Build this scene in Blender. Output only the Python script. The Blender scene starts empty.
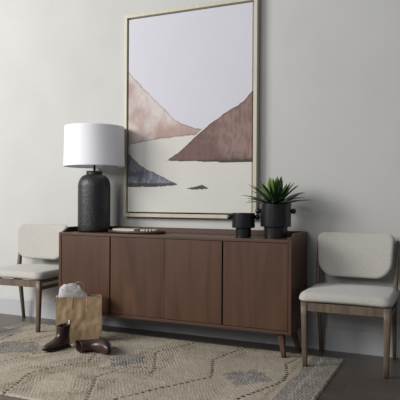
import bpy, bmesh, math, random
import numpy as np
from mathutils import Vector, Matrix, noise
random.seed(4)
PI = math.pi
S = bpy.context.scene
C = S.collection

# ---------------------------------------------------------------- camera
cam = bpy.data.objects.new('camera', bpy.data.cameras.new('camera'))
C.objects.link(cam)
yaw, roll = 0.42539, 0.00631
right = Vector((math.cos(yaw), math.sin(yaw), 0)); fwd = Vector((-math.sin(yaw), math.cos(yaw), 0)); up = Vector((0, 0, 1))
cx = right * math.cos(roll) + up * math.sin(roll)
cy = up * math.cos(roll) - right * math.sin(roll)
M = Matrix((cx, cy, -fwd)).transposed().to_4x4()
M.translation = (0, -3.87743, 0.99606)
cam.matrix_world = M
cam.data.sensor_width = 36
cam.data.lens = 572.1 / 400 * 36
cam.data.shift_y = 1.34 / 400
S.camera = cam

# ---------------------------------------------------------------- light
w = bpy.data.worlds.new('room_ambient'); S.world = w; w.use_nodes = True
w.node_tree.nodes['Background'].inputs[0].default_value = (0.80, 0.86, 1.0, 1)
w.node_tree.nodes['Background'].inputs[1].default_value = 0.13

def area(name, loc, target, sx, sy, power, col):
    l = bpy.data.lights.new(name, 'AREA'); l.shape = 'RECTANGLE'; l.size = sx; l.size_y = sy
    l.energy = power; l.color = col
    o = bpy.data.objects.new(name, l); C.objects.link(o); o.location = loc
    o.rotation_euler = (Vector(target) - Vector(loc)).to_track_quat('-Z', 'Y').to_euler()
    return o
area('window_daylight', (-5.9, -4.3, 3.0), (-2.2, 0, 1.0), 2.8, 2.3, 285, (1.0, 0.995, 0.98))
area('room_daylight', (-3.0, -6.6, 3.2), (-2.2, 0, 1.0), 3.6, 2.4, 125, (1.0, 0.99, 0.98))

S.view_settings.view_transform = 'Standard'
S.view_settings.look = 'None'
S.view_settings.gamma = 1
S.view_settings.use_curve_mapping = False
S.view_settings.exposure = 0.23

# ---------------------------------------------------------------- materials
def lin(c, k=.85):
    c = [x / 255 for x in c]
    return tuple(k * (x / 12.92 if x <= .04045 else ((x + .055) / 1.055) ** 2.4) for x in c) + (1,)

def mat(name, col, rough=.6, col2=None, nscale=(8, 8, 8), detail=4, bump=0, bscale=None, spec=.5, lo=.35, hi=.65, coat=0, sheen=0, ndist=0):
    m = bpy.data.materials.new(name); m.use_nodes = True
    nt = m.node_tree; b = nt.nodes['Principled BSDF']
    b.inputs['Roughness'].default_value = rough
    b.inputs['Specular IOR Level'].default_value = spec
    b.inputs['Coat Weight'].default_value = coat
    b.inputs['Sheen Weight'].default_value = sheen
    tc = nt.nodes.new('ShaderNodeTexCoord')
    def nz(sc, det, dist=0):
        mp = nt.nodes.new('ShaderNodeMapping'); mp.inputs['Scale'].default_value = sc
        nt.links.new(tc.outputs['Object'], mp.inputs[0])
        n = nt.nodes.new('ShaderNodeTexNoise'); n.inputs['Scale'].default_value = 1; n.inputs['Detail'].default_value = det
        n.inputs['Distortion'].default_value = dist
        nt.links.new(mp.outputs[0], n.inputs['Vector']); return n
    n = nz(nscale, detail, ndist)
    r = nt.nodes.new('ShaderNodeValToRGB')
    r.color_ramp.elements[0].position = lo; r.color_ramp.elements[1].position = hi
    r.color_ramp.elements[0].color = lin(col); r.color_ramp.elements[1].color = lin(col2 or [min(255, c * 1.06) for c in col])
    nt.links.new(n.outputs['Fac'], r.inputs[0]); nt.links.new(r.outputs[0], b.inputs['Base Color'])
    if bump:
        n2 = nz(bscale or nscale, 3)
        bp = nt.nodes.new('ShaderNodeBump'); bp.inputs['Strength'].default_value = bump; bp.inputs['Distance'].default_value = .004
        nt.links.new(n2.outputs['Fac'], bp.inputs['Height']); nt.links.new(bp.outputs[0], b.inputs['Normal'])
    return m

def vcol_mat(name, rough, bump=0, bs=60, spec=.3, nz=0.06):
    m = bpy.data.materials.new(name); m.use_nodes = True
    nt = m.node_tree; b = nt.nodes['Principled BSDF']
    b.inputs['Roughness'].default_value = rough; b.inputs['Specular IOR Level'].default_value = spec
    a = nt.nodes.new('ShaderNodeAttribute'); a.attribute_name = 'dye'
    tc = nt.nodes.new('ShaderNodeTexCoord')
    n = nt.nodes.new('ShaderNodeTexNoise'); n.inputs['Scale'].default_value = bs; n.inputs['Detail'].default_value = 3
    nt.links.new(tc.outputs['Object'], n.inputs['Vector'])
    mr = nt.nodes.new('ShaderNodeMapRange'); mr.inputs[3].default_value = 1 - nz * 2; mr.inputs[4].default_value = 1 + nz * 2
    nt.links.new(n.outputs['Fac'], mr.inputs[0])
    mx = nt.nodes.new('ShaderNodeMix'); mx.data_type = 'RGBA'; mx.blend_type = 'MULTIPLY'; mx.inputs[0].default_value = 1
    nt.links.new(a.outputs['Color'], mx.inputs[6]); nt.links.new(mr.outputs[0], mx.inputs[7])
    nt.links.new(mx.outputs[2], b.inputs['Base Color'])
    if bump:
        bp = nt.nodes.new('ShaderNodeBump'); bp.inputs['Strength'].default_value = bump; bp.inputs['Distance'].default_value = .003
        nt.links.new(n.outputs['Fac'], bp.inputs['Height']); nt.links.new(bp.outputs[0], b.inputs['Normal'])
    return m

m_wall = mat('wall_paint', (203, 202, 198), .9, (207, 206, 202), (3, 3, 3), bump=.05, bscale=(90, 90, 90), spec=.2)
m_base = mat('baseboard_paint', (186, 186, 187), .55, (190, 190, 191), (4, 4, 4), spec=.4)
m_walnut = mat('walnut_veneer', (66, 43, 30), .38, (98, 67, 48), (10, 10, 1.0), 7, spec=.45, lo=.25, hi=.75, ndist=1.2)
m_walnut_h = mat('walnut_veneer_long', (72, 49, 36), .4, (96, 69, 52), (1.1, 12, 30), 6, spec=.45, lo=.3, hi=.7, ndist=.6)
m_leg = mat('walnut_leg', (78, 56, 43), .42, (98, 71, 55), (40, 40, 4), 4)
m_chairwood = mat('grey_brown_oak', (90, 75, 61), .5, (116, 99, 82), (50, 50, 5), 4)
m_fabric = mat('cream_linen', (184, 180, 172), .95, (208, 204, 196), (260, 260, 200), 2, bump=.5, bscale=(420, 420, 420), spec=.15, sheen=.3)
m_black = mat('matt_black_ceramic', (30, 29, 30), .24, (36, 35, 36), (30, 30, 30), 3, bump=.04, bscale=(60, 60, 60), spec=.5)
m_lampbase = mat('hammered_black_ceramic', (34, 34, 36), .42, (50, 50, 52), (70, 70, 50), 3, bump=.75, bscale=(85, 85, 60), spec=.5)
m_metal = mat('dark_bronze_metal', (52, 50, 50), .35, spec=.7)
m_frame = mat('champagne_wood', (194, 185, 164), .45, (204, 196, 176), (30, 30, 5), 4, spec=.5)
m_shadow = mat('painted_gap_shadow', (46, 40, 36), .8)  # backing coloured dark to paint in the shadow of the floater frame's gap
m_paper = mat('kraft_paper', (178, 151, 117), .75, (194, 167, 133), (9, 9, 9), 5, bump=.4, bscale=(22, 22, 22), spec=.25)
m_boot = mat('burgundy_brown_leather', (52, 33, 31), .38, (68, 43, 40), (14, 14, 14), 4, bump=.25, bscale=(50, 50, 50), spec=.5, coat=.15)
m_sole = mat('dark_rubber', (32, 25, 24), .6)
m_elastic = mat('dark_elastic', (34, 24, 24), .9)
m_tab = mat('pale_webbing', (196, 190, 178), .9)
m_knit = mat('grey_white_knit', (180, 180, 181), .95, (210, 210, 209), (60, 60, 60), 3, bump=.8, bscale=(90, 90, 90), spec=.1, sheen=.2)
m_cord = mat('dark_cord', (96, 84, 70), .9)
m_soil = mat('dark_soil', (38, 30, 24), .95, (58, 46, 36), (60, 60, 60), 3, bump=1)
m_tray = mat('dark_wood_tray', (62, 46, 38), .45, (80, 60, 48), (3, 20, 20), 4)
m_bead = mat('pale_wooden_beads', (196, 186, 166), .6)
m_paperwhite = mat('cream_page_paper', (214, 208, 196), .7)

def shade_mat():
    m = bpy.data.materials.new('white_lampshade_fabric'); m.use_nodes = True
    nt = m.node_tree; b = nt.nodes['Principled BSDF']; out = nt.nodes['Material Output']
    b.inputs['Base Color'].default_value = lin((247, 247, 251), 1); b.inputs['Roughness'].default_value = .9
    b.inputs['Specular IOR Level'].default_value = .1
    tc = nt.nodes.new('ShaderNodeTexCoord'); wv = nt.nodes.new('ShaderNodeTexNoise'); wv.inputs['Scale'].default_value = 300
    bp = nt.nodes.new('ShaderNodeBump'); bp.inputs['Strength'].default_value = .15; bp.inputs['Distance'].default_value = .001
    nt.links.new(tc.outputs['Object'], wv.inputs['Vector']); nt.links.new(wv.outputs['Fac'], bp.inputs['Height']); nt.links.new(bp.outputs[0], b.inputs['Normal'])
    t = nt.nodes.new('ShaderNodeBsdfTranslucent'); t.inputs[0].default_value = lin((240, 238, 240), 1)
    mx = nt.nodes.new('ShaderNodeMixShader'); mx.inputs[0].default_value = .1
    nt.links.new(b.outputs[0], mx.inputs[1]); nt.links.new(t.outputs[0], mx.inputs[2]); nt.links.new(mx.outputs[0], out.inputs[0])
    return m
m_shade = shade_mat()

def leaf_mat(name, c1, c2):
    m = mat(name, c1, .45, c2, (18, 18, 18), 3, spec=.5)
    return m
m_leaf_dark = leaf_mat('dark_green_leaf', (44, 66, 42), (66, 92, 54))
m_leaf_light = leaf_mat('bright_green_leaf', (92, 124, 50), (132, 160, 78))

def plank_mat():
    m = bpy.data.materials.new('dark_oak_planks'); m.use_nodes = True
    nt = m.node_tree; b = nt.nodes['Principled BSDF']
    b.inputs['Roughness'].default_value = .36; b.inputs['Specular IOR Level'].default_value = .6
    tc = nt.nodes.new('ShaderNodeTexCoord')
    br = nt.nodes.new('ShaderNodeTexBrick'); br.offset = .37; br.inputs['Scale'].default_value = 1
    br.inputs['Brick Width'].default_value = 1.5; br.inputs['Row Height'].default_value = .14
    br.inputs['Mortar Size'].default_value = .0016; br.inputs['Mortar Smooth'].default_value = .3
    br.inputs['Color1'].default_value = lin((84, 76, 69)); br.inputs['Color2'].default_value = lin((98, 89, 81)); br.inputs['Mortar'].default_value = lin((34, 31, 28))
    nt.links.new(tc.outputs['Object'], br.inputs['Vector'])
    mp = nt.nodes.new('ShaderNodeMapping'); mp.inputs['Scale'].default_value = (2, 34, 1)
    n = nt.nodes.new('ShaderNodeTexNoise'); n.inputs['Scale'].default_value = 1; n.inputs['Detail'].default_value = 6; n.inputs['Distortion'].default_value = .8
    nt.links.new(tc.outputs['Object'], mp.inputs[0]); nt.links.new(mp.outputs[0], n.inputs['Vector'])
    mr = nt.nodes.new('ShaderNodeMapRange'); mr.inputs[3].default_value = .72; mr.inputs[4].default_value = 1.25
    nt.links.new(n.outputs['Fac'], mr.inputs[0])
    mx = nt.nodes.new('ShaderNodeMix'); mx.data_type = 'RGBA'; mx.blend_type = 'MULTIPLY'; mx.inputs[0].default_value = 1
    nt.links.new(br.outputs['Color'], mx.inputs[6]); nt.links.new(mr.outputs[0], mx.inputs[7]); nt.links.new(mx.outputs[2], b.inputs['Base Color'])
    bp = nt.nodes.new('ShaderNodeBump'); bp.inputs['Strength'].default_value = .25; bp.inputs['Distance'].default_value = .002
    nt.links.new(n.outputs['Fac'], bp.inputs['Height']); nt.links.new(bp.outputs[0], b.inputs['Normal'])
    return m
m_floor = plank_mat()

# ---------------------------------------------------------------- helpers
def link(name, bm, m, parent=None, smooth=False, bevel=0, subsurf=0, loc=None):
    me = bpy.data.meshes.new(name)
    bmesh.ops.recalc_face_normals(bm, faces=bm.faces)
    bm.to_mesh(me); bm.free()
    me.materials.append(m)
    for p in me.polygons: p.use_smooth = smooth
    o = bpy.data.objects.new(name, me); C.objects.link(o)
    if parent: o.parent = parent
    if loc: o.location = loc
    if bevel:
        b = o.modifiers.new('bevel', 'BEVEL'); b.width = bevel; b.segments = 3; b.limit_method = 'ANGLE'; b.angle_limit = .6
        for p in me.polygons: p.use_smooth = True
        wn = o.modifiers.new('wn', 'WEIGHTED_NORMAL')
    if subsurf:
        s = o.modifiers.new('sub', 'SUBSURF'); s.levels = s.render_levels = subsurf
    return o

def thing(name, label, cat, loc=(0, 0, 0), rz=0, group=None):
    o = bpy.data.objects.new(name, None); C.objects.link(o); o.location = loc; o.rotation_euler = (0, 0, rz)
    o.empty_display_size = .1
    return tag(o, label, cat, group)
def tag(o, label, cat, group=None):
    o['label'] = label; o['category'] = cat
    if group: o['group'] = group
    return o

def box(bm, x0, x1, y0, y1, z0, z1):
    v = [bm.verts.new((x, y, z)) for z in (z0, z1) for y in (y0, y1) for x in (x0, x1)]
    for f in ((0, 2, 3, 1), (4, 5, 7, 6), (0, 1, 5, 4), (2, 6, 7, 3), (0, 4, 6, 2), (1, 3, 7, 5)):
        bm.faces.new([v[i] for i in f])
def B(*a):
    bm = bmesh.new(); box(bm, *a); return bm

def lathe(prof, n=64, cap0=True, cap1=True):
    bm = bmesh.new(); rings = []
    for r, z in prof:
        rings.append([bm.verts.new((r * math.cos(2 * PI * k / n), r * math.sin(2 * PI * k / n), z)) for k in range(n)])
    for a, b in zip(rings, rings[1:]):
        for k in range(n): bm.faces.new((a[k], a[(k + 1) % n], b[(k + 1) % n], b[k]))
    if cap0: bm.faces.new(list(reversed(rings[0])))
    if cap1: bm.faces.new(rings[-1])
    return bm

def taper(p0, p1, s0, s1, n=1, bend=None, round_=.25):
    """Tapered bar of rounded-square section through p0 -> p1; s = (sx, sy) in world x/y."""
    bm = bmesh.new(); rings = []
    for i in range(n + 1):
        t = i / n; p = Vector(p0).lerp(Vector(p1), t)
        if bend: p += Vector(bend) * (4 * t * (1 - t))
        sx = s0[0] + (s1[0] - s0[0]) * t; sy = s0[1] + (s1[1] - s0[1]) * t
        ring = []
        for k in range(24):
            a = 2 * PI * k / 24; c, s = math.cos(a), math.sin(a); e = 2 / 4.5
            ring.append(bm.verts.new((p.x + sx / 2 * math.copysign(abs(c) ** e, c), p.y + sy / 2 * math.copysign(abs(s) ** e, s), p.z)))
        rings.append(ring)
    for a, b in zip(rings, rings[1:]):
        for k in range(24): bm.faces.new((a[k], a[(k + 1) % 24], b[(k + 1) % 24], b[k]))
    bm.faces.new(list(reversed(rings[0]))); bm.faces.new(rings[-1])
    return bm

def tube(pts, r, n=8):
    bm = bmesh.new(); rings = []; pts = [Vector(p) for p in pts]
    prev = Vector((0.3, .2, 1)).normalized()
    for i, p in enumerate(pts):
        t = (pts[min(i + 1, len(pts) - 1)] - pts[max(i - 1, 0)]).normalized()
        a = prev - t * prev.dot(t); a.normalize(); prev = a; b = t.cross(a)
        rings.append([bm.verts.new(p + a * r * math.cos(2 * PI * k / n) + b * r * math.sin(2 * PI * k / n)) for k in range(n)])
    for a, b in zip(rings, rings[1:]):
        for k in range(n): bm.faces.new((a[k], a[(k + 1) % n], b[(k + 1) % n], b[k]))
    bm.faces.new(list(reversed(rings[0]))); bm.faces.new(rings[-1])
    return bm

def rounded_outline(w, h, rads, seg=10):
    """closed outline centred on 0; rads = (bottom-left, bottom-right, top-right, top-left)"""
    pts = []
    corners = [(-w / 2, -h / 2, PI, rads[0]), (w / 2, -h / 2, 1.5 * PI, rads[1]), (w / 2, h / 2, 0, rads[2]), (-w / 2, h / 2, .5 * PI, rads[3])]
    for X, Y, a0, r in corners:
        ccx = X + (r if X < 0 else -r); ccy = Y + (r if Y < 0 else -r)
        for i in range(seg + 1):
            a = a0 + .5 * PI * i / seg; pts.append((ccx + r * math.cos(a), ccy + r * math.sin(a)))
    # densify long edges
    out = []
    for i, p in enumerate(pts):
        q = pts[(i + 1) % len(pts)]; d = math.dist(p, q); k = max(1, int(d / .03))
        for j in range(k): out.append((p[0] + (q[0] - p[0]) * j / k, p[1] + (q[1] - p[1]) * j / k))
    return out

def pillow(outline, h_front, h_back, edge, f):
    """Upholstered pad: outline in (u, v); depth w from -h_back to h_front; f maps (u, v, w) to a point."""
    bm = bmesh.new(); n = len(outline); W = max(abs(p[0]) for p in outline); H = max(abs(p[1]) for p in outline)
    def ring(inset, w, s2=1):
        r = []
        for u, v in outline:
            uu = u * (1 - inset / W) * s2; vv = v * (1 - inset / H) * s2
            r.append(bm.verts.new(f(uu, vv, w)))
        return r
    rings = []
    K = 6
    for j in range(K + 1):                       # back edge roll, from back face to the rim
        a = .5 * PI * j / K
        rings.append(ring(edge * (1 - math.sin(a)), -h_back * math.cos(a)))
    for j in range(1, K + 1):
        a = .5 * PI * j / K
        rings.append(ring(edge * (1 - math.cos(a)), h_front * .8 * math.sin(a)))
    for j in range(1, 9):                        # crown of the front face
        s = 1 - j / 9
        rings.append(ring(edge, h_front * (.8 + .2 * (1 - s ** 2.5)), s))
    for a, b in zip(rings, rings[1:]):
        for k in range(n): bm.faces.new((a[k], a[(k + 1) % n], b[(k + 1) % n], b[k]))
    bm.faces.new(list(reversed(rings[0]))); bm.faces.new(rings[-1])
    return bm

def grid_mesh(name, xs, ys, P, col, m, parent=None, smooth=True):
    """P: (ny, nx, 3) points; col: (ny, nx, 3) linear dye colour"""
    ny, nx = P.shape[:2]
    me = bpy.data.meshes.new(name)
    idx = np.arange(nx * ny).reshape(ny, nx)
    q = np.stack([idx[:-1, :-1], idx[:-1, 1:], idx[1:, 1:], idx[1:, :-1]], -1).reshape(-1, 4)
    me.vertices.add(nx * ny); me.vertices.foreach_set('co', P.reshape(-1).astype('f'))
    me.loops.add(q.size); me.loops.foreach_set('vertex_index', q.reshape(-1).astype('i'))
    me.polygons.add(len(q)); me.polygons.foreach_set('loop_start', (np.arange(len(q)) * 4).astype('i'))
    me.polygons.foreach_set('loop_total', np.full(len(q), 4, 'i'))
    me.update(calc_edges=True)
    a = me.color_attributes.new('dye', 'FLOAT_COLOR', 'POINT')
    c4 = np.concatenate([col.reshape(-1, 3), np.ones((nx * ny, 1))], 1)
    a.data.foreach_set('color', c4.reshape(-1).astype('f'))
    me.materials.append(m)
    me.polygons.foreach_set('use_smooth', np.full(len(q), smooth))
    o = bpy.data.objects.new(name, me); C.objects.link(o)
    if parent: o.parent = parent
    return o
def L3(c): return np.array(lin(c)[:3])
rng = np.random.default_rng(3)
def fnoise(X, Y, scale, seed, octv=3):
    """smooth value noise on numpy grids"""
    out = np.zeros_like(X); amp = 1; tot = 0
    for o_ in range(octv):
        r = np.random.default_rng(seed + o_); T = r.random((128, 128))
        x = X * scale + 500.3 * (o_ + 1); y = Y * scale + 311.7 * (o_ + 1)
        xi = np.floor(x).astype(int); yi = np.floor(y).astype(int); fx = x - xi; fy = y - yi
        fx = fx * fx * (3 - 2 * fx); fy = fy * fy * (3 - 2 * fy)
        g = lambda a, b: T[a % 128, b % 128]
        out += amp * ((g(xi, yi) * (1 - fx) + g(xi + 1, yi) * fx) * (1 - fy) + (g(xi, yi + 1) * (1 - fx) + g(xi + 1, yi + 1) * fx) * fy)
        tot += amp; amp *= .5; scale *= 2
    return out / tot
def inpoly(X, Y, poly):
    ins = np.zeros(X.shape, bool); n = len(poly)
    for i in range(n):
        x0, y0 = poly[i]; x1, y1 = poly[(i + 1) % n]
        c = ((y0 > Y) != (y1 > Y)) & (X < (x1 - x0) * (Y - y0) / ((y1 - y0) or 1e-9) + x0)
        ins ^= c
    return ins
def segdist(X, Y, pts, closed=False):
    """distance to polyline and arclength at nearest point"""
    best = np.full(X.shape, 1e9); arc = np.zeros(X.shape); s = 0
    P = list(pts) + ([pts[0]] if closed else [])
    for (x0, y0), (x1, y1) in zip(P, P[1:]):
        dx, dy = x1 - x0, y1 - y0; L2 = dx * dx + dy * dy; t = np.clip(((X - x0) * dx + (Y - y0) * dy) / L2, 0, 1)
        d = np.hypot(X - x0 - t * dx, Y - y0 - t * dy); m = d < best
        best = np.where(m, d, best); arc = np.where(m, s + t * math.sqrt(L2), arc); s += math.sqrt(L2)
    return best, arc

# ---------------------------------------------------------------- the room
def struct(name, bm, m):
    o = link(name, bm, m); o['kind'] = 'structure'; return o
struct('floor', B(-9.6, 2.2, -6.4, .1, -.06, 0), m_floor)
struct('wall_back', B(-9.6, 2.2, 0, .12, 0, 2.9), m_wall)
bm = bmesh.new()                                   # baseboard profile swept along the back wall
prof = [(0, 0), (-.016, 0), (-.016, .135), (-.013, .145), (-.008, .15), (-.006, .158), (0, .158)]
vs = [[bm.verts.new((x, y, z)) for y, z in prof] for x in (-9.6, 2.2)]
for i in range(len(prof)): bm.faces.new((vs[0][i], vs[0][(i + 1) % len(prof)], vs[1][(i + 1) % len(prof)], vs[1][i]))
bm.faces.new(vs[0]); bm.faces.new(vs[1])
o = struct('baseboard_back', bm, m_base)

# ---------------------------------------------------------------- rug
RX0, RX1, RY0, RY1, RT = -3.23, -.650, -1.63, -.222, .010
def make_rug():
    st = .0052
    xs = np.arange(RX0, RX1 + 1e-6, st); ys = np.arange(RY0, RY1 + 1e-6, st)
    X, Y = np.meshgrid(xs, ys)
    wx = X + .012 * (fnoise(X, Y, 7, 11) - .5) * 2; wy = Y + .012 * (fnoise(X, Y, 7, 17) - .5) * 2
    lines = [
        [(-2.10, -1.66), (-2.225, -1.29), (-2.155, -1.10), (-2.06, -.97), (-2.13, -.77), (-2.27, -.50), (-2.16, -.20)],
        [(-1.62, -1.66), (-1.70, -1.48), (-1.845, -1.20), (-1.78, -.94), (-1.63, -.92)],
        [(-1.60, -1.55), (-1.446, -1.25), (-1.264, -.92), (-1.39, -.585), (-1.298, -.20)],
        [(-1.60, -1.02), (-1.616, -.945), (-1.796, -.594), (-1.658, -.20)],
        [(-.99, -1.66), (-1.05, -1.32), (-.865, -.80), (-.95, -.49), (-.90, -.20)],
        [(-2.62, -1.66), (-2.70, -1.45), (-2.55, -1.20), (-2.47, -.96), (-2.40, -.85)],
        [(-2.86, -.84), (-2.74, -.62), (-2.66, -.40), (-2.72, -.20)],
        [(-3.02, -1.66), (-3.00, -1.2), (-2.93, -.85), (-2.99, -.5), (-2.93, -.2)],
    ]
    base = L3((180, 169, 151)); beige = L3((164, 151, 132)); brown = L3((80, 69, 60)); slate = L3((108, 112, 117)); pale = L3((206, 197, 180))
    col = np.broadcast_to(base, X.shape + (3,)).copy()
    loops0 = np.sin(X * 2 * PI / .021 + 5 * fnoise(X, Y, 6, 35, 2)) * np.sin(Y * 2 * PI / .034 + 6 * fnoise(X, Y, 8, 37, 2))
    H = .0015 * fnoise(X, Y, 90, 5, 2) + .0016 * loops0 * (.3 + 1.2 * fnoise(X, Y, 9, 33, 2))
    def blend(mask, c, k=1.0):
        nonlocal col
        mk = (mask * k)[..., None]; col = col * (1 - mk) + c * mk
    n1 = fnoise(X, Y, 26, 31, 2); n2 = fnoise(X, Y, 120, 41, 1); n3 = fnoise(X, Y, 5, 51, 3)
    # coarse looped zones beside each zigzag
    zone = np.zeros_like(X)
    for pl in lines:
        d, a = segdist(wx, wy, pl)
        side = fnoise(X, Y, 3, 77, 1) > .42
        zone = np.maximum(zone, ((d > .012) & (d < .11) & side).astype(float))
    zone *= np.clip((n3 - .38) * 8, 0, 1)
    loops = np.sin(X * 2 * PI / .021 + np.sin(Y * 2 * PI / .05) * .9) * np.sin(Y * 2 * PI / .030 + 2 * n1) 
    speck = np.clip(loops * .9 + (n2 - .5) * 1.6, 0, 1)
    blend(zone, beige, .4); blend(zone * speck, brown, .36)
    H += zone * .005 * np.clip(loops, -.2, 1)
    blend((n3 > .60).astype(float), pale, .3)
    # slate diamonds down the middle, ragged edges
    for (gx, gy, hx, hy) in ((-2.70, -.90, .26, .20), (-1.86, -.84, .15, .16), (-1.08, -.84, .15, .20), (-3.10, -.62, .16, .22), (-1.50, -1.66, .22, .2), (-2.50, -1.75, .2, .18)):
        r = np.abs((wx - gx) + .0 * (wy - gy)) / hx + np.abs(wy - gy) / hy
        mk = np.clip((1.0 - r + (n1 - .5) * .7) * 6, 0, 1) * (.35 + .65 * (n2 > .34))
        blend(mk, slate, .62); H += mk * .004 * np.clip(loops, -.3, 1)
    # woven bands at the short ends
    for a, b, c, k in ((-.845, -.665, slate, .6), (-.90, -.875, brown, .25), (-3.22, -3.08, slate, .45), (-.78, -.755, pale, .35)):
        mk = ((wx > a) & (wx < b)).astype(float) * (.35 + .65 * (n2 > .36)); blend(mk, c, k)
        H += ((wx > a) & (wx < b)) * .0035 * np.clip(loops, -.3, 1)
    # dark dashes along the zigzags
    for i, pl in enumerate(lines):
        d, a = segdist(wx, wy, pl)
        on = (np.mod(a + i * .01 + .01 * fnoise(X, Y, 12, 87, 1), .040) < .027)
        core = np.clip(1 - (d - .0062 * (.6 + .8 * n1)) / .004, 0, 1) * on
        blend(core, L3((66, 56, 48)), .95 if i not in (1, 5) else .75); H -= .003 * core
    H += .003 * (fnoise(X, Y, 60, 91, 2) - .5)
    edge = np.minimum.reduce([X - RX0, RX1 - X, Y - RY0, RY1 - Y])
    col *= (.9 + .2 * fnoise(X, Y, 14, 61, 2))[..., None]
    Z = RT + H
    Z = np.where(edge < .003, .0, Z); Z = np.where((edge >= .003) & (edge < .009), RT * .8, Z)
    jit = np.where(edge < .009, .006 * (fnoise(X, Y, 40, 71, 1) - .5), 0)
    P = np.stack([X + jit, Y + jit, Z], -1)
    P[..., 2] = np.maximum(P[..., 2], 0.001 * (edge >= 0))
    return grid_mesh('woven_rug', xs, ys, P, col, vcol_mat('dyed_wool', .95, .8, 150, spec=.1, nz=.12))
tag(make_rug(), 'cream woven wool rug with dashed zigzags and slate diamonds under the sideboard', 'rug')

# ---------------------------------------------------------------- sideboard
X0, X1, YF, YB, ZB, ZT = -2.716, -.941, -.427, -.024, .171, .76
sb = thing('sideboard', 'long walnut brown four door sideboard on splayed legs against the wall', 'sideboard', (-1.82, -.22, 0))
bpy.context.view_layer.update()
def sbp(name, bm, m, **k):
    bmesh.ops.translate(bm, verts=bm.verts, vec=(1.82, .22, 0)); return link(name, bm, m, sb, **k)
T = .02
bm = bmesh.new()
box(bm, X0 + T, X1 - T, YF, YB, ZT - T, ZT)               # top
box(bm, X0 + T, X1 - T, YF, YB, ZB, ZB + T)               # bottom
box(bm, X0 + T, X1 - T, YF + .05, YB, ZB + T, ZT - T)        # carcass core behind the doors
sbp('body', bm, m_walnut_h, bevel=.0015)
def side_panel(x0, x1):
    pr = [(YB, ZB), (YF, ZB), (YF, ZT)]
    for i in range(9):
        t = i / 8; pr.append((YF + .012 + .095 * t, ZT + .036 * (3 * t * t - 2 * t ** 3)))
    pr += [(YB, ZT + .036)]
    bm = bmesh.new(); a = [bm.verts.new((x0, y, z)) for y, z in pr]; b = [bm.verts.new((x1, y, z)) for y, z in pr]
    n = len(pr)
    for i in range(n): bm.faces.new((a[i], a[(i + 1) % n], b[(i + 1) % n], b[i]))
    bm.faces.new(a); bm.faces.new(list(reversed(b))); return bm
sbp('side_panel', side_panel(X0, X0 + T), m_walnut, bevel=.0015)
sbp('side_panel', side_panel(X1 - T, X1), m_walnut, bevel=.0015)
sbp('gallery_rail', B(X0 + T, X1 - T, YB - .018, YB, ZT, ZT + .036), m_walnut_h, bevel=.0015)
cuts = [X0 + T + .003, -2.272, -2.262, -1.8289, -1.8281, -1.407, -1.397, X1 - T - .003]
for i in range(4):
    sbp('door', B(cuts[2 * i], cuts[2 * i + 1], YF + .004, YF + .024, ZB + T + .003, ZT - T - .003), m_walnut, bevel=.0015)
for px, py, fx, fy in ((-1.03, -.345, -1.005, -.355), (-1.03, -.10, -.968, -.115), (-2.61, -.345, -2.635, -.355), (-2.61, -.10, -2.672, -.115)):
    base = RT + .002 if fy < -.222 else 0.0
    bm = taper((fx, fy, base), (px, py, ZB), (.028, .028), (.048, .046), 4)
    sbp('leg', bm, m_leg, smooth=True)

# ---------------------------------------------------------------- framed painting
ax0, ax1, az0, az1 = -2.3563, -1.3314, .9076, 2.4104
fw = .027; gap_ = .007; fd = .058
pic = thing('framed_painting', 'tall abstract landscape painting in a slim champagne floater frame on the wall', 'painting', (-1.856, 0, .88))
def pp(name, bm, m, **k):
    bmesh.ops.translate(bm, verts=bm.verts, vec=(1.856, 0, -.88)); return link(name, bm, m, pic, **k)
bm = bmesh.new()
gx0, gx1, gz0, gz1 = ax0 - gap_, ax1 + gap_, az0 - gap_, az1 + gap_
def frame_ring(bm, a, b, y0, y1):
    # a, b = (x0, x1, z0, z1) outer and inner rectangles, mitred
    def rc(r, y): return [bm.verts.new(p) for p in ((r[0], y, r[2]), (r[1], y, r[2]), (r[1], y, r[3]), (r[0], y, r[3]))]
    of, inf, ob, ib = rc(a, y0), rc(b, y0), rc(a, y1), rc(b, y1)
    for i in range(4):
        j = (i + 1) % 4
        for q in ((of[i], of[j], inf[j], inf[i]), (of[i], ob[i], ob[j], of[j]), (inf[i], inf[j], ib[j], ib[i]), (ob[i], ib[i], ib[j], ob[j])): bm.faces.new(q)
frame_ring(bm, (gx0 - fw, gx1 + fw, gz0 - fw, gz1 + fw), (gx0, gx1, gz0, gz1), -fd, -.003)
pp('frame', bm, m_frame, bevel=.0015)
pp('backing', B(gx0 + .001, gx1 - .001, -.012, -.004, gz0 + .001, gz1 - .001), m_shadow)
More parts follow.
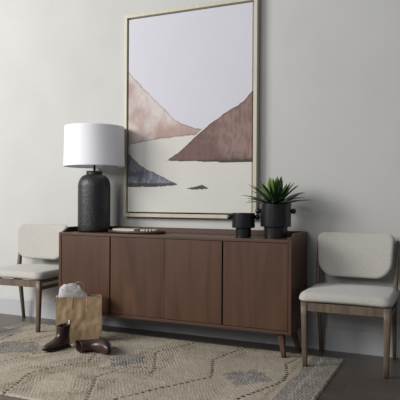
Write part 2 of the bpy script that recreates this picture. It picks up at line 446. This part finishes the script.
def make_canvas():
    st = .0042
    xs = np.linspace(ax0, ax1, int((ax1 - ax0) / st)); zs = np.linspace(az0, az1, int((az1 - az0) / st))
    GX, GZ = np.meshgrid(xs, zs); X = GX / .99326; Z = .996 + (GZ - .996) / .99326
    wob = lambda s, a, sd: (fnoise(X, Z, s, sd, 3) - .5) * 2 * a
    wx = X + wob(18, .008, 5); wz = Z + wob(18, .008, 9)
    sky = L3((214, 212, 221)); col = np.broadcast_to(sky, X.shape + (3,)).copy()
    def blend(mask, c, k=1.0):
        nonlocal col
        mk = (mask * k)[..., None]; col = col * (1 - mk) + c * mk
    n_a = fnoise(X, Z, 5, 21, 4); n_b = fnoise(X, Z, 16, 25, 3); n_c = fnoise(X * 2.5, Z, 24, 29, 2)
    blend(n_a, L3((222, 220, 226)), .5)
    lm = [(-2.5, 2.13), (-2.378, 2.011), (-2.257, 1.891), (-2.132, 1.774), (-2.041, 1.684), (-1.951, 1.603), (-1.833, 1.552), (-1.735, 1.529), (-1.792, 1.491), (-1.979, 1.478), (-2.161, 1.468), (-2.254, 1.456), (-2.374, 1.429), (-2.5, 1.41)]
    rm = [(-1.2, 1.90), (-1.345, 1.781), (-1.418, 1.711), (-1.526, 1.653), (-1.635, 1.587), (-1.719, 1.525), (-1.792, 1.476), (-1.861, 1.411), (-1.949, 1.35), (-2.025, 1.299), (-1.832, 1.295), (-1.55, 1.281), (-1.344, 1.276), (-1.2, 1.27)]
    rock = [(-2.5, 1.44), (-2.374, 1.362), (-2.253, 1.263), (-2.098, 1.194), (-1.93, 1.12), (-2.067, 1.108), (-2.372, 1.107), (-2.5, 1.107)]
    sr = [(-1.862, 1.086), (-1.789, 1.106), (-1.732, 1.113), (-1.676, 1.096), (-1.716, 1.082)]
    # pale water below the hills
    shore = np.interp(X, [-2.38, -1.98, -1.79, -1.735, -1.3], [1.44, 1.478, 1.50, 1.529, 1.53])
    blend((wz < shore + .004).astype(float), L3((214, 212, 204)), 1)
    blend((wz < shore + .004) * n_a, L3((224, 222, 216)), .5)
    m_ = inpoly(wx, wz, lm).astype(float); d, _ = segdist(wx, wz, lm, True)
    blend(m_, L3((182, 160, 151))); blend(m_ * np.clip((n_a - .36) * 4, 0, 1), L3((220, 212, 208)), .85)
    low = np.clip((1.62 - Z) / .17, 0, 1); blend(m_ * low * n_b, L3((174, 144, 134)), .9); blend(m_ * np.clip((n_c - .5) * 4, 0, 1), L3((178, 150, 140)), .35)
    blend(m_ * np.clip(1 - d / .012, 0, 1), L3((128, 100, 92)), .65)
    m_ = inpoly(wx, wz, rm).astype(float); d, _ = segdist(wx, wz, rm, True)
    blend(m_, L3((124, 101, 95))); blend(m_ * np.clip((n_a - .38) * 4, 0, 1), L3((158, 134, 127)), .8); blend(m_ * np.clip((n_c - .5) * 4, 0, 1), L3((106, 82, 78)), .4)
    blend(m_ * np.clip((n_b - .5) * 3, 0, 1), L3((122, 94, 88)), .6)
    blend(m_ * np.clip(1 - d / .014, 0, 1), L3((82, 62, 58)), .7)
    blend(m_ * np.clip(1 - (Z - 1.275 - .045 * n_b) / .02, 0, 1), L3((96, 88, 86)), .85)
    blend(m_ * np.clip(1 - (Z - 1.285 - .02 * n_c) / .006, 0, 1), L3((62, 54, 54)), .6)
    m_ = inpoly(wx, wz, rock).astype(float); d, _ = segdist(wx, wz, rock, True)
    blend(m_, L3((122, 124, 136))); blend(m_ * np.clip((n_c - .42) * 4, 0, 1), L3((160, 161, 170)), .7)
    blend(m_ * np.clip((.40 - n_b) * 5, 0, 1), L3((84, 84, 94)), .7)
    blend(m_ * np.clip(1 - d / .012, 0, 1), L3((58, 56, 62)), .7)
    blend(m_ * np.clip(1 - (Z - 1.122 - .02 * n_b) / .008, 0, 1), L3((74, 66, 64)), .8)
    m_ = inpoly(wx, wz, sr).astype(float); blend(m_, L3((68, 64, 62)), .95)
    P = np.stack([GX + 1.856, np.full_like(X, -.046) , GZ - .88], -1)
    # wrap the canvas edges back
    P[0, :, 1] = P[-1, :, 1] = -.012; P[:, 0, 1] = P[:, -1, 1] = -.012
    return grid_mesh('canvas', xs, zs, P, col, vcol_mat('painted_canvas', .8, .25, 260, spec=.25, nz=.02), pic)
make_canvas()

# ---------------------------------------------------------------- table lamp
TOP = ZT + .001
lamp = thing('table_lamp', 'large table lamp with hammered black base and white drum shade on the sideboard', 'lamp', (-2.55, -.215, TOP))
prof = [(.108, 0), (.118, .004), (.1225, .015), (.1235, .05), (.1235, .34)]
for i in range(1, 15):
    a = .5 * PI * i / 14; prof.append((.062 + .0615 * math.cos(a), .34 + .092 * math.sin(a)))
prof += [(.061, .436), (.0605, .456), (.0585, .461), (.0, .461)]
base_bm = lathe(prof[:-1], 96)
lb = link('lamp_base', base_bm, m_lampbase, lamp, smooth=True)
link('stem', lathe([(.0085, .461), (.0085, .60), (.006, .602), (.006, .776)], 24), m_metal, lamp, smooth=True)
sh0, sh1, sr0, sr1 = .495, .800, .231, .226
sh = bmesh.new(); n = 96
prs = [(sr0, sh0), (sr0 + .001, sh0 + .006), (sr0, sh0 + .012), (sr0 + (sr1 - sr0) * .5, (sh0 + sh1) / 2), (sr1, sh1 - .012), (sr1 + .001, sh1 - .006), (sr1, sh1), (sr1 - .002, sh1), (sr1 - .003, sh1 - .012), (sr0 - .003, sh0 + .012), (sr0 - .002, sh0)]
rg = [[sh.verts.new((r * math.cos(2 * PI * k / n), r * math.sin(2 * PI * k / n), z)) for k in range(n)] for r, z in prs]
for i in range(len(rg)):
    a, b = rg[i], rg[(i + 1) % len(rg)]
    for k in range(n): sh.faces.new((a[k], a[(k + 1) % n], b[(k + 1) % n], b[k]))
shade = link('lamp_shade', sh, m_shade, lamp, smooth=True)
sp = bmesh.new()
for k in range(3):
    a = 2 * PI * k / 3 + .4; t = tube([(.006 * math.cos(a), .006 * math.sin(a), .768), (.22 * math.cos(a), .22 * math.sin(a), .773)], .002, 6)
    me = bpy.data.meshes.new('t'); t.to_mesh(me); t.free(); sp.from_mesh(me); bpy.data.meshes.remove(me)
link('shade_spider', sp, m_metal, shade)
link('bulb', lathe([(.012, .60), (.014, .64), (.022, .665), (.028, .69), (.027, .71), (.018, .73), (.004, .737)], 24), mat('frosted_bulb', (225, 225, 222), .4), lamp, smooth=True)

# ---------------------------------------------------------------- tray with beads and notebook
tr = thing('shallow_tray', 'low dark wooden tray behind the front edge of the sideboard between lamp and planters', 'tray', (-2.16, -.235, TOP))
bm = bmesh.new(); n = 72; rings = []
for s, z in ((.93, 0), (1, .006), (1, .020), (.975, .020), (.955, .008), (.5, .008)):
    rings.append([bm.verts.new((.235 * s * math.cos(2 * PI * k / n), .125 * s * math.sin(2 * PI * k / n), z)) for k in range(n)])
for a, b in zip(rings, rings[1:]):
    for k in range(n): bm.faces.new((a[k], a[(k + 1) % n], b[(k + 1) % n], b[k]))
bm.faces.new(list(reversed(rings[0]))); bm.faces.new(rings[-1])
link('tray_body', bm, m_tray, tr, smooth=True)
nb = thing('notebook', 'small cream notebook lying in the dark wooden tray', 'notebook', (-2.255, -.225, TOP + .0085), .12)
link('pages', B(-.085, .085, -.055, .055, .0022, .0185), m_paperwhite, nb, bevel=.001)
link('cover', B(-.088, .088, -.058, .058, 0, .0021), m_tray, nb)
link('cover', B(-.088, .088, -.058, .058, .0186, .0207), mat('cream_cover', (206, 198, 182), .6), nb)
bd = thing('bead_strand', 'strand of pale wooden beads lying in the dark wooden tray', 'beads', (-2.06, -.23, TOP + .0085))
for k in range(14):
    a = 2 * PI * k / 14
    bb = bmesh.new(); bmesh.ops.create_uvsphere(bb, u_segments=16, v_segments=10, radius=.0105)
    bmesh.ops.translate(bb, verts=bb.verts, vec=(.055 * math.cos(a), .048 * math.sin(a), .0105))
    link('bead', bb, m_bead, bd, smooth=True)

# ---------------------------------------------------------------- planters
def planter(label, loc, r, hb, rb, hf, knob, kz, rz):
    t = thing('footed_planter', label, 'planter', loc, rz, None)
    pr = [(rb * .97, 0), (rb, .003), (rb, hf), (r * .97, hf), (r, hf + .003), (r, hf + hb - .003), (r - .002, hf + hb), (r - .007, hf + hb), (r - .009, hf + hb - .004), (r - .009, hf + hb * .55)]
    link('bowl', lathe(pr, 80), m_black, t, smooth=False, bevel=.0015)
    link('soil', lathe([(r - .0095, hf + hb * .55 + .0005), (r - .0095, hf + hb * .8), (.02, hf + hb * .84)], 40), m_soil, t, smooth=True)
    for s in (-1, 1):
        k = bmesh.new(); bmesh.ops.create_uvsphere(k, u_segments=28, v_segments=18, radius=knob)
        bmesh.ops.translate(k, verts=k.verts, vec=(s * (r + knob * .82), 0, kz))
        link('knob_handle', k, m_black, t, smooth=True)
    return t
# the small one keeps no plant in it
planter('smaller black footed planter with ball handles and no plant, on the sideboard', (-1.305, -.295, TOP), .077, .098, .052, .062, .0175, .062 + .072, .40)
planter('larger black footed planter with ball handles that holds the green plant', (-1.102, -.235, TOP), .101, .15, .078, .072, .0185, .072 + .102, .40)

# ---------------------------------------------------------------- plant
pl = thing('succulent_plant', 'spiky green rosette plant growing in the larger black planter', 'plant', (-1.102, -.235, TOP + .195))
def leaf(az, elev, L, W, curve, m, z0=0, r0=.012, name='leaf'):
    bm = bmesh.new(); N = 14; rows = []
    d = Vector((math.cos(az), math.sin(az), 0)); side = Vector((-math.sin(az), math.cos(az), 0))
    p = d * r0 + Vector((0, 0, z0)); e = elev
    for i in range(N + 1):
        t = i / N
        wd = W * (.55 + .9 * t - 1.45 * t ** 2.6) if t < .999 else .0006
        wd = max(wd, .0008)
        tdir = d * math.cos(e) + Vector((0, 0, math.sin(e))); nrm = tdir.cross(side).normalized() * -1
        th = .003 * (1 - t) + .0006
        rows.append([bm.verts.new(p + side * wd / 2 * a + nrm * b) for a, b in ((-1, wd * .16), (-.5, 0.0), (0, -wd * .10), (.5, 0.0), (1, wd * .16), (.5, -th - .001), (0, -th - wd * .12), (-.5, -th - .001))])
        p = p + tdir * (L / N); e += curve / N
    for a, b in zip(rows, rows[1:]):
        for k in range(8): bm.faces.new((a[k], a[(k + 1) % 8], b[(k + 1) % 8], b[k]))
    bm.faces.new(rows[0]); bm.faces.new(rows[-1])
    return link(name, bm, m, pl, smooth=True)
rr = random.Random(8)
link('stem', lathe([(.012, -.03), (.016, .0), (.014, .03), (.006, .05)], 16), m_leaf_light, pl, smooth=True)
for k in range(18):                                # long arching outer leaves
    az = 2 * PI * k / 18 + rr.uniform(-.12, .12); leaf(az, rr.uniform(.42, .75), rr.uniform(.195, .235), .034, -rr.uniform(.5, .95), m_leaf_dark, .0)
for k in range(15):
    az = 2 * PI * (k + .5) / 15 + rr.uniform(-.15, .15); leaf(az, rr.uniform(.75, 1.0), rr.uniform(.18, .22), .034, -rr.uniform(.3, .7), m_leaf_dark, .012)
for k in range(11):
    az = 2 * PI * k / 11 + rr.uniform(-.2, .2); leaf(az, rr.uniform(1.0, 1.2), rr.uniform(.17, .195), .050, -rr.uniform(.05, .3), m_leaf_light if k % 3 else m_leaf_dark, .02)
for k in range(9):                                # bright upright heart
    az = 2 * PI * k / 9 + .2; leaf(az, rr.uniform(1.28, 1.42), rr.uniform(.175, .20), .068, rr.uniform(-.05, .10), m_leaf_light, .02, .010)

# ---------------------------------------------------------------- chairs
def make_chair(label, loc):
    t = thing('dining_chair', label, 'chair', loc, 0, 'dining chairs beside the sideboard')
    # local origin: middle of the seat on the floor, chair faces -y
    F = -.238; Bk = .205
    for s in (-1, 1):
        link('front_leg', taper((s * .233, F, 0), (s * .239, F, .398), (.027, .027), (.042, .040), 5), m_chairwood, t, smooth=True)
    for s in (-1, 1):                              # rear leg running up into the back post
        bm = bmesh.new(); rings = []
        pts = [((s * .234, Bk, 0), .022, .024), ((s * .236, Bk - .03, .20), .026, .03), ((s * .240, Bk - .055, .38), .030, .038), ((s * .244, Bk - .052, .46), .028, .036), ((s * .248, Bk - .03, .60), .024, .030), ((s * .252, Bk + .0, .745), .017, .022), ((s * .252, Bk + .002, .752), .010, .013)]
        for p, sx, sy in pts:
            rings.append([bm.verts.new((p[0] + sx / 2 * math.copysign(abs(math.cos(a)) ** .5, math.cos(a)), p[1] + sy / 2 * math.copysign(abs(math.sin(a)) ** .5, math.sin(a)), p[2])) for a in [2 * PI * k / 20 for k in range(20)]])
        for a, b in zip(rings, rings[1:]):
            for k in range(20): bm.faces.new((a[k], a[(k + 1) % 20], b[(k + 1) % 20], b[k]))
        bm.faces.new(list(reversed(rings[0]))); bm.faces.new(rings[-1])
        link('rear_leg', bm, m_chairwood, t, smooth=True)
    link('front_rail', B(-.225, .225, F - .012, F + .012, .345, .396), m_chairwood, t, bevel=.002)
    link('rear_rail', B(-.226, .226, Bk - .066, Bk - .046, .348, .400), m_chairwood, t, bevel=.002)
    for s in (-1, 1):
        link('side_rail', B(s * .238 - .010, s * .238 + .010, F + .016, Bk - .07, .374, .397), m_chairwood, t, bevel=.002)
        link('side_stretcher', B(s * .237 - .009, s * .237 + .009, F + .016, Bk - .07, .322, .348), m_chairwood, t, bevel=.002)
    # seat pad
    ol = rounded_outline(.545, .495, (.055, .055, .045, .045))
    def fs(u, v, wv):
        k = 1 - .035 * (v + .235) / .47
        return (u * k - .003, v - .026, .4165 + wv + .006 * (1 - (u / .27) ** 2))
    link('seat', pillow(ol, .052, .019, .032, fs), m_fabric, t, smooth=True)
    # curved back pad
    ob = rounded_outline(.470, .285, (.105, .105, .045, .045), 12)
    def fb(u, v, wv):
        wtop = 1 + .035 * (v / .14)
        uu = u * wtop; curve = .035 * (1 - (uu / .245) ** 2)
        return (uu - .004, Bk - .062 + .16 * v - .02 + curve * .75 - wv, .657 + v)
    link('backrest', pillow(ob, .026, .022, .022, fb), m_fabric, t, smooth=True)
    return t
make_chair('cream upholstered wooden dining chair right of the sideboard', (-.604, -.252, 0))
def copy_thing(root, loc, label, z=0):
    r = root.copy(); C.objects.link(r); r.location = loc; r.rotation_euler = (0, 0, z); r['label'] = label
    for ch in list(root.children):
        c = ch.copy(); C.objects.link(c); c.parent = r
    return r
c0 = [o for o in bpy.data.objects if o.name == 'dining_chair'][0]
copy_thing(c0, (-3.112, -.256, 0), 'cream upholstered wooden dining chair left of the sideboard, behind the boots', .07)

# ---------------------------------------------------------------- paper bag with knit
bag = thing('paper_bag', 'open brown kraft paper bag standing on the rug before the sideboard', 'bag', (-2.380, -.632, RT + .005), .66)
def make_bag(w, d, h):
    bm = bmesh.new(); nu, nv, nz = 26, 8, 26
    def pt(s, z, inner):
        # s walks the rectangle perimeter; returns (x, y)
        t = z / h; w2 = w / 2 - inner; d2 = d / 2 - inner
        return w2, d2
    loop = [(-1 + 2 * i / nu, -1) for i in range(nu)] + [(1, -1 + 2 * i / nv) for i in range(nv)] + [(1 - 2 * i / nu, 1) for i in range(nu)] + [(-1, 1 - 2 * i / nv) for i in range(nv)]
    def ring(z, ins):
        r = []
        for a, b in loop:
            x = a * (w / 2 - ins); y = b * (d / 2 - ins) + d / 2
            t = z / h
            if abs(b) < .999: x -= math.copysign(.012 * (1 - b * b) * t, a)       # gusset fold
            nn = noise.noise(Vector((x * 11, y * 11, z * 9))) ; n2 = noise.noise(Vector((x * 30 + 5, y * 30, z * 22)))
            off = (.007 * nn + .0035 * n2) * min(1, t * 3 + .15)
            if abs(b) > .999: y += off * (1 if ins == 0 else 1)
            else: x += off
            zz = z + (.003 * noise.noise(Vector((x * 14, 3, y * 14))) if t > .98 else 0)
            r.append(bm.verts.new((x, y, zz)))
        return r
    outer = [ring(h * i / nz, 0) for i in range(nz + 1)]
    inner = [ring(h * i / nz, .0012) for i in range(nz, 0, -1)]
    allr = outer + inner
    n = len(loop)
    for a, b in zip(allr, allr[1:]):
        for k in range(n): bm.faces.new((a[k], a[(k + 1) % n], b[(k + 1) % n], b[k]))
    bm.faces.new(list(reversed(outer[0]))); bm.faces.new(allr[-1])
    return bm
BW, BD, BH = .310, .10, .318
link('bag_body', make_bag(BW, BD, BH), m_paper, bag, smooth=False, bevel=0)
def arc(x0, x1, y, z0, hgt, lean):
    out = []
    for i in range(21):
        t = i / 20; a = PI * t
        out.append((x0 + (x1 - x0) * (.5 - .5 * math.cos(a)), y + lean * math.sin(a), z0 + hgt * math.sin(a) ** .7))
    return [(x0, y, z0 - .05)] + out + [(x1, y, z0 - .05)]
link('handle', tube(arc(-.045, .055, -.006, BH - .03, .075, .0), .0026, 8), m_paper, bag, smooth=True)
link('handle', tube(arc(-.05, .05, BD - .012, BH - .03, .125, -.03), .0026, 8), m_paper, bag, smooth=True)

kn = bmesh.new(); bmesh.ops.create_icosphere(kn, subdivisions=5, radius=1)
for v in kn.verts:
    p = v.co.copy(); sx, sy, sz = .104, .034, .125
    e = lambda q: math.copysign(abs(q) ** .6, q)
    q = Vector((e(p.x) * sx, e(p.y) * sy, e(p.z) * sz))
    if q.z > 0: q.z *= 1 - .7 * max(0, p.x)
    f = noise.noise(Vector((q.x * 22, q.y * 10, q.z * 9))) * .010 + noise.noise(Vector((q.x * 50 + q.z * 30, q.y * 20, q.z * 26))) * .007
    v.co = q + Vector((p.x, p.y * .3, p.z)) * f
knit = link('folded_knit', kn, m_knit, None, smooth=True)
knit.location = (-2.385 - .026 * math.cos(.66) - .05 * math.sin(.66), -.635 - .034 * math.sin(.66) + .05 * math.cos(.66), RT + .285)
knit.rotation_euler = (0, 0, .66)
tag(knit, 'pale grey knit garment bundled in the mouth of the paper bag', 'clothing')

# ---------------------------------------------------------------- boots
def boot(label, M4, g='ankle boots by the paper bag'):
    t = thing('ankle_boot', label, 'boot'); t['group'] = g; t.matrix_world = M4
    prof = [(.020, 0, .250, .041), (.030, -.003, .254, .044), (.042, -.002, .248, .043), (.053, 0, .226, .041), (.062, .002, .190, .039), (.072, .005, .160, .037), (.085, .008, .136, .035), (.102, .010, .118, .034), (.125, .009, .112, .035), (.150, .004, .112, .037), (.172, 0, .113, .039)]
    def rng_(z, x0, x1, w_, ins=0):
        x0 += ins; x1 -= ins; w_ -= ins; r = []; n = 32
        for k in range(n):
            a = 2 * PI * k / n; c, s = math.cos(a), math.sin(a)
            u = (1 + math.copysign(abs(c) ** .85, c)) / 2
            lenr = max(0, min(1, (x1 - x0 - .12) / .12))
            wl = w_ * ((1 - lenr) + lenr * (.80 + .34 * math.sin(PI * min(1, u * 1.02) * .92) ** 1.0 - .12 * (1 - u)))
            r.append((x0 + (x1 - x0) * u, wl * math.copysign(abs(s) ** .8, s), z + (.010 * (1 - u) if z > .16 else 0)))
        return r
    bm = bmesh.new(); rings = [[bm.verts.new(p) for p in rng_(*q)] for q in prof]
    for q in (prof[-1], (.15,) + prof[-2][1:], (.10,) + prof[-4][1:], (.05, .01, .12, .034)):
        rings.append([bm.verts.new(p) for p in rng_(*q, ins=.003)])
    for a, b in zip(rings, rings[1:]):
        for k in range(32): bm.faces.new((a[k], a[(k + 1) % 32], b[(k + 1) % 32], b[k]))
    bm.faces.new(list(reversed(rings[0]))); bm.faces.new(rings[-1])
    link('upper', bm, m_boot, t, smooth=True, subsurf=1)
    bm = bmesh.new()                       # sole with a low heel block
    z0 = [rng_(.008, -.004, .258, .046), rng_(.0195, -.004, .258, .046)]
    rr_ = [[bm.verts.new((x, y, z + (.006 * max(0, (x - .2) / .05) if i == 0 else 0))) for x, y, z in r] for i, r in enumerate(z0)]
    for k in range(32): bm.faces.new((rr_[0][k], rr_[0][(k + 1) % 32], rr_[1][(k + 1) % 32], rr_[1][k]))
    bm.faces.new(list(reversed(rr_[0]))); bm.faces.new(rr_[1])
    box(bm, -.002, .075, -.036, .036, 0, .0079)
    box(bm, .12, .215, -.034, .034, 0.002, .0079)
    link('sole', bm, m_sole, t, bevel=.0015)
    for s in (-1, 1):                       # elastic side gusset
        bm = bmesh.new(); a = []; b = []
        for z, xc, wd in ((.075, .062, .014), (.10, .062, .030), (.13, .060, .042), (.155, .058, .048), (.170, .057, .050)):
            hw = np.interp(z, [.072, .102, .125, .15, .172], [.037, .034, .035, .037, .039])
            for lst, dx in ((a, -wd / 2), (b, wd / 2)):
                lst.append((xc + dx, s * (hw * .985 + .0005), z))
        va = [bm.verts.new(p) for p in a]; vb = [bm.verts.new(p) for p in b]
        va2 = [bm.verts.new((x, y - s * .004, z)) for x, y, z in a]; vb2 = [bm.verts.new((x, y - s * .004, z)) for x, y, z in b]
        for i in range(4):
            bm.faces.new((va[i], vb[i], vb[i + 1], va[i + 1])); bm.faces.new((va2[i], va2[i + 1], vb2[i + 1], vb2[i]))
            bm.faces.new((va[i], va[i + 1], va2[i + 1], va2[i])); bm.faces.new((vb[i], vb2[i], vb2[i + 1], vb[i + 1]))
        bm.faces.new((va[0], va2[0], vb2[0], vb[0])); bm.faces.new((va[4], vb[4], vb2[4], va2[4]))
        link('elastic_gusset', bm, m_elastic, t)
    loop = [(-.001, 0, .165), (-.006, 0, .180), (-.006, 0, .198), (.002, 0, .205), (.006, 0, .198), (.005, 0, .175)]
    bm = bmesh.new(); r1 = [bm.verts.new((x, -.008, z)) for x, y, z in loop]; r2 = [bm.verts.new((x, .008, z)) for x, y, z in loop]
    for i in range(len(loop) - 1): bm.faces.new((r1[i], r1[i + 1], r2[i + 1], r2[i]))
    o = link('pull_tab', bm, m_tab, t); sm = o.modifiers.new('s', 'SOLIDIFY'); sm.thickness = .0015
    return t
def frame_of(xdir, zdir, loc, BS=.9):
    x = Vector(xdir).normalized(); z = Vector(zdir); z = (z - x * z.dot(x)).normalized(); y = z.cross(x)
    m = (Matrix((x, y, z)).transposed() * BS).to_4x4(); m.translation = loc; return m
boot('burgundy brown leather ankle boot standing upright left of the paper bag', frame_of((-.22, -.975, 0), (0, 0, 1), (-2.394, -.718, RT + .003), .86))
# lying on its side: shaft to the left, toe towards the camera
rv, cv = Vector((.911, .413, 0)), Vector((.413, -.911, 0))
toe = rv * .50 + cv * .866; shaft = rv * -.866 + cv * .50
boot('burgundy brown leather ankle boot lying on its side in front of the bag', frame_of(toe, shaft, (-2.186, -.662, RT + .044), .95))
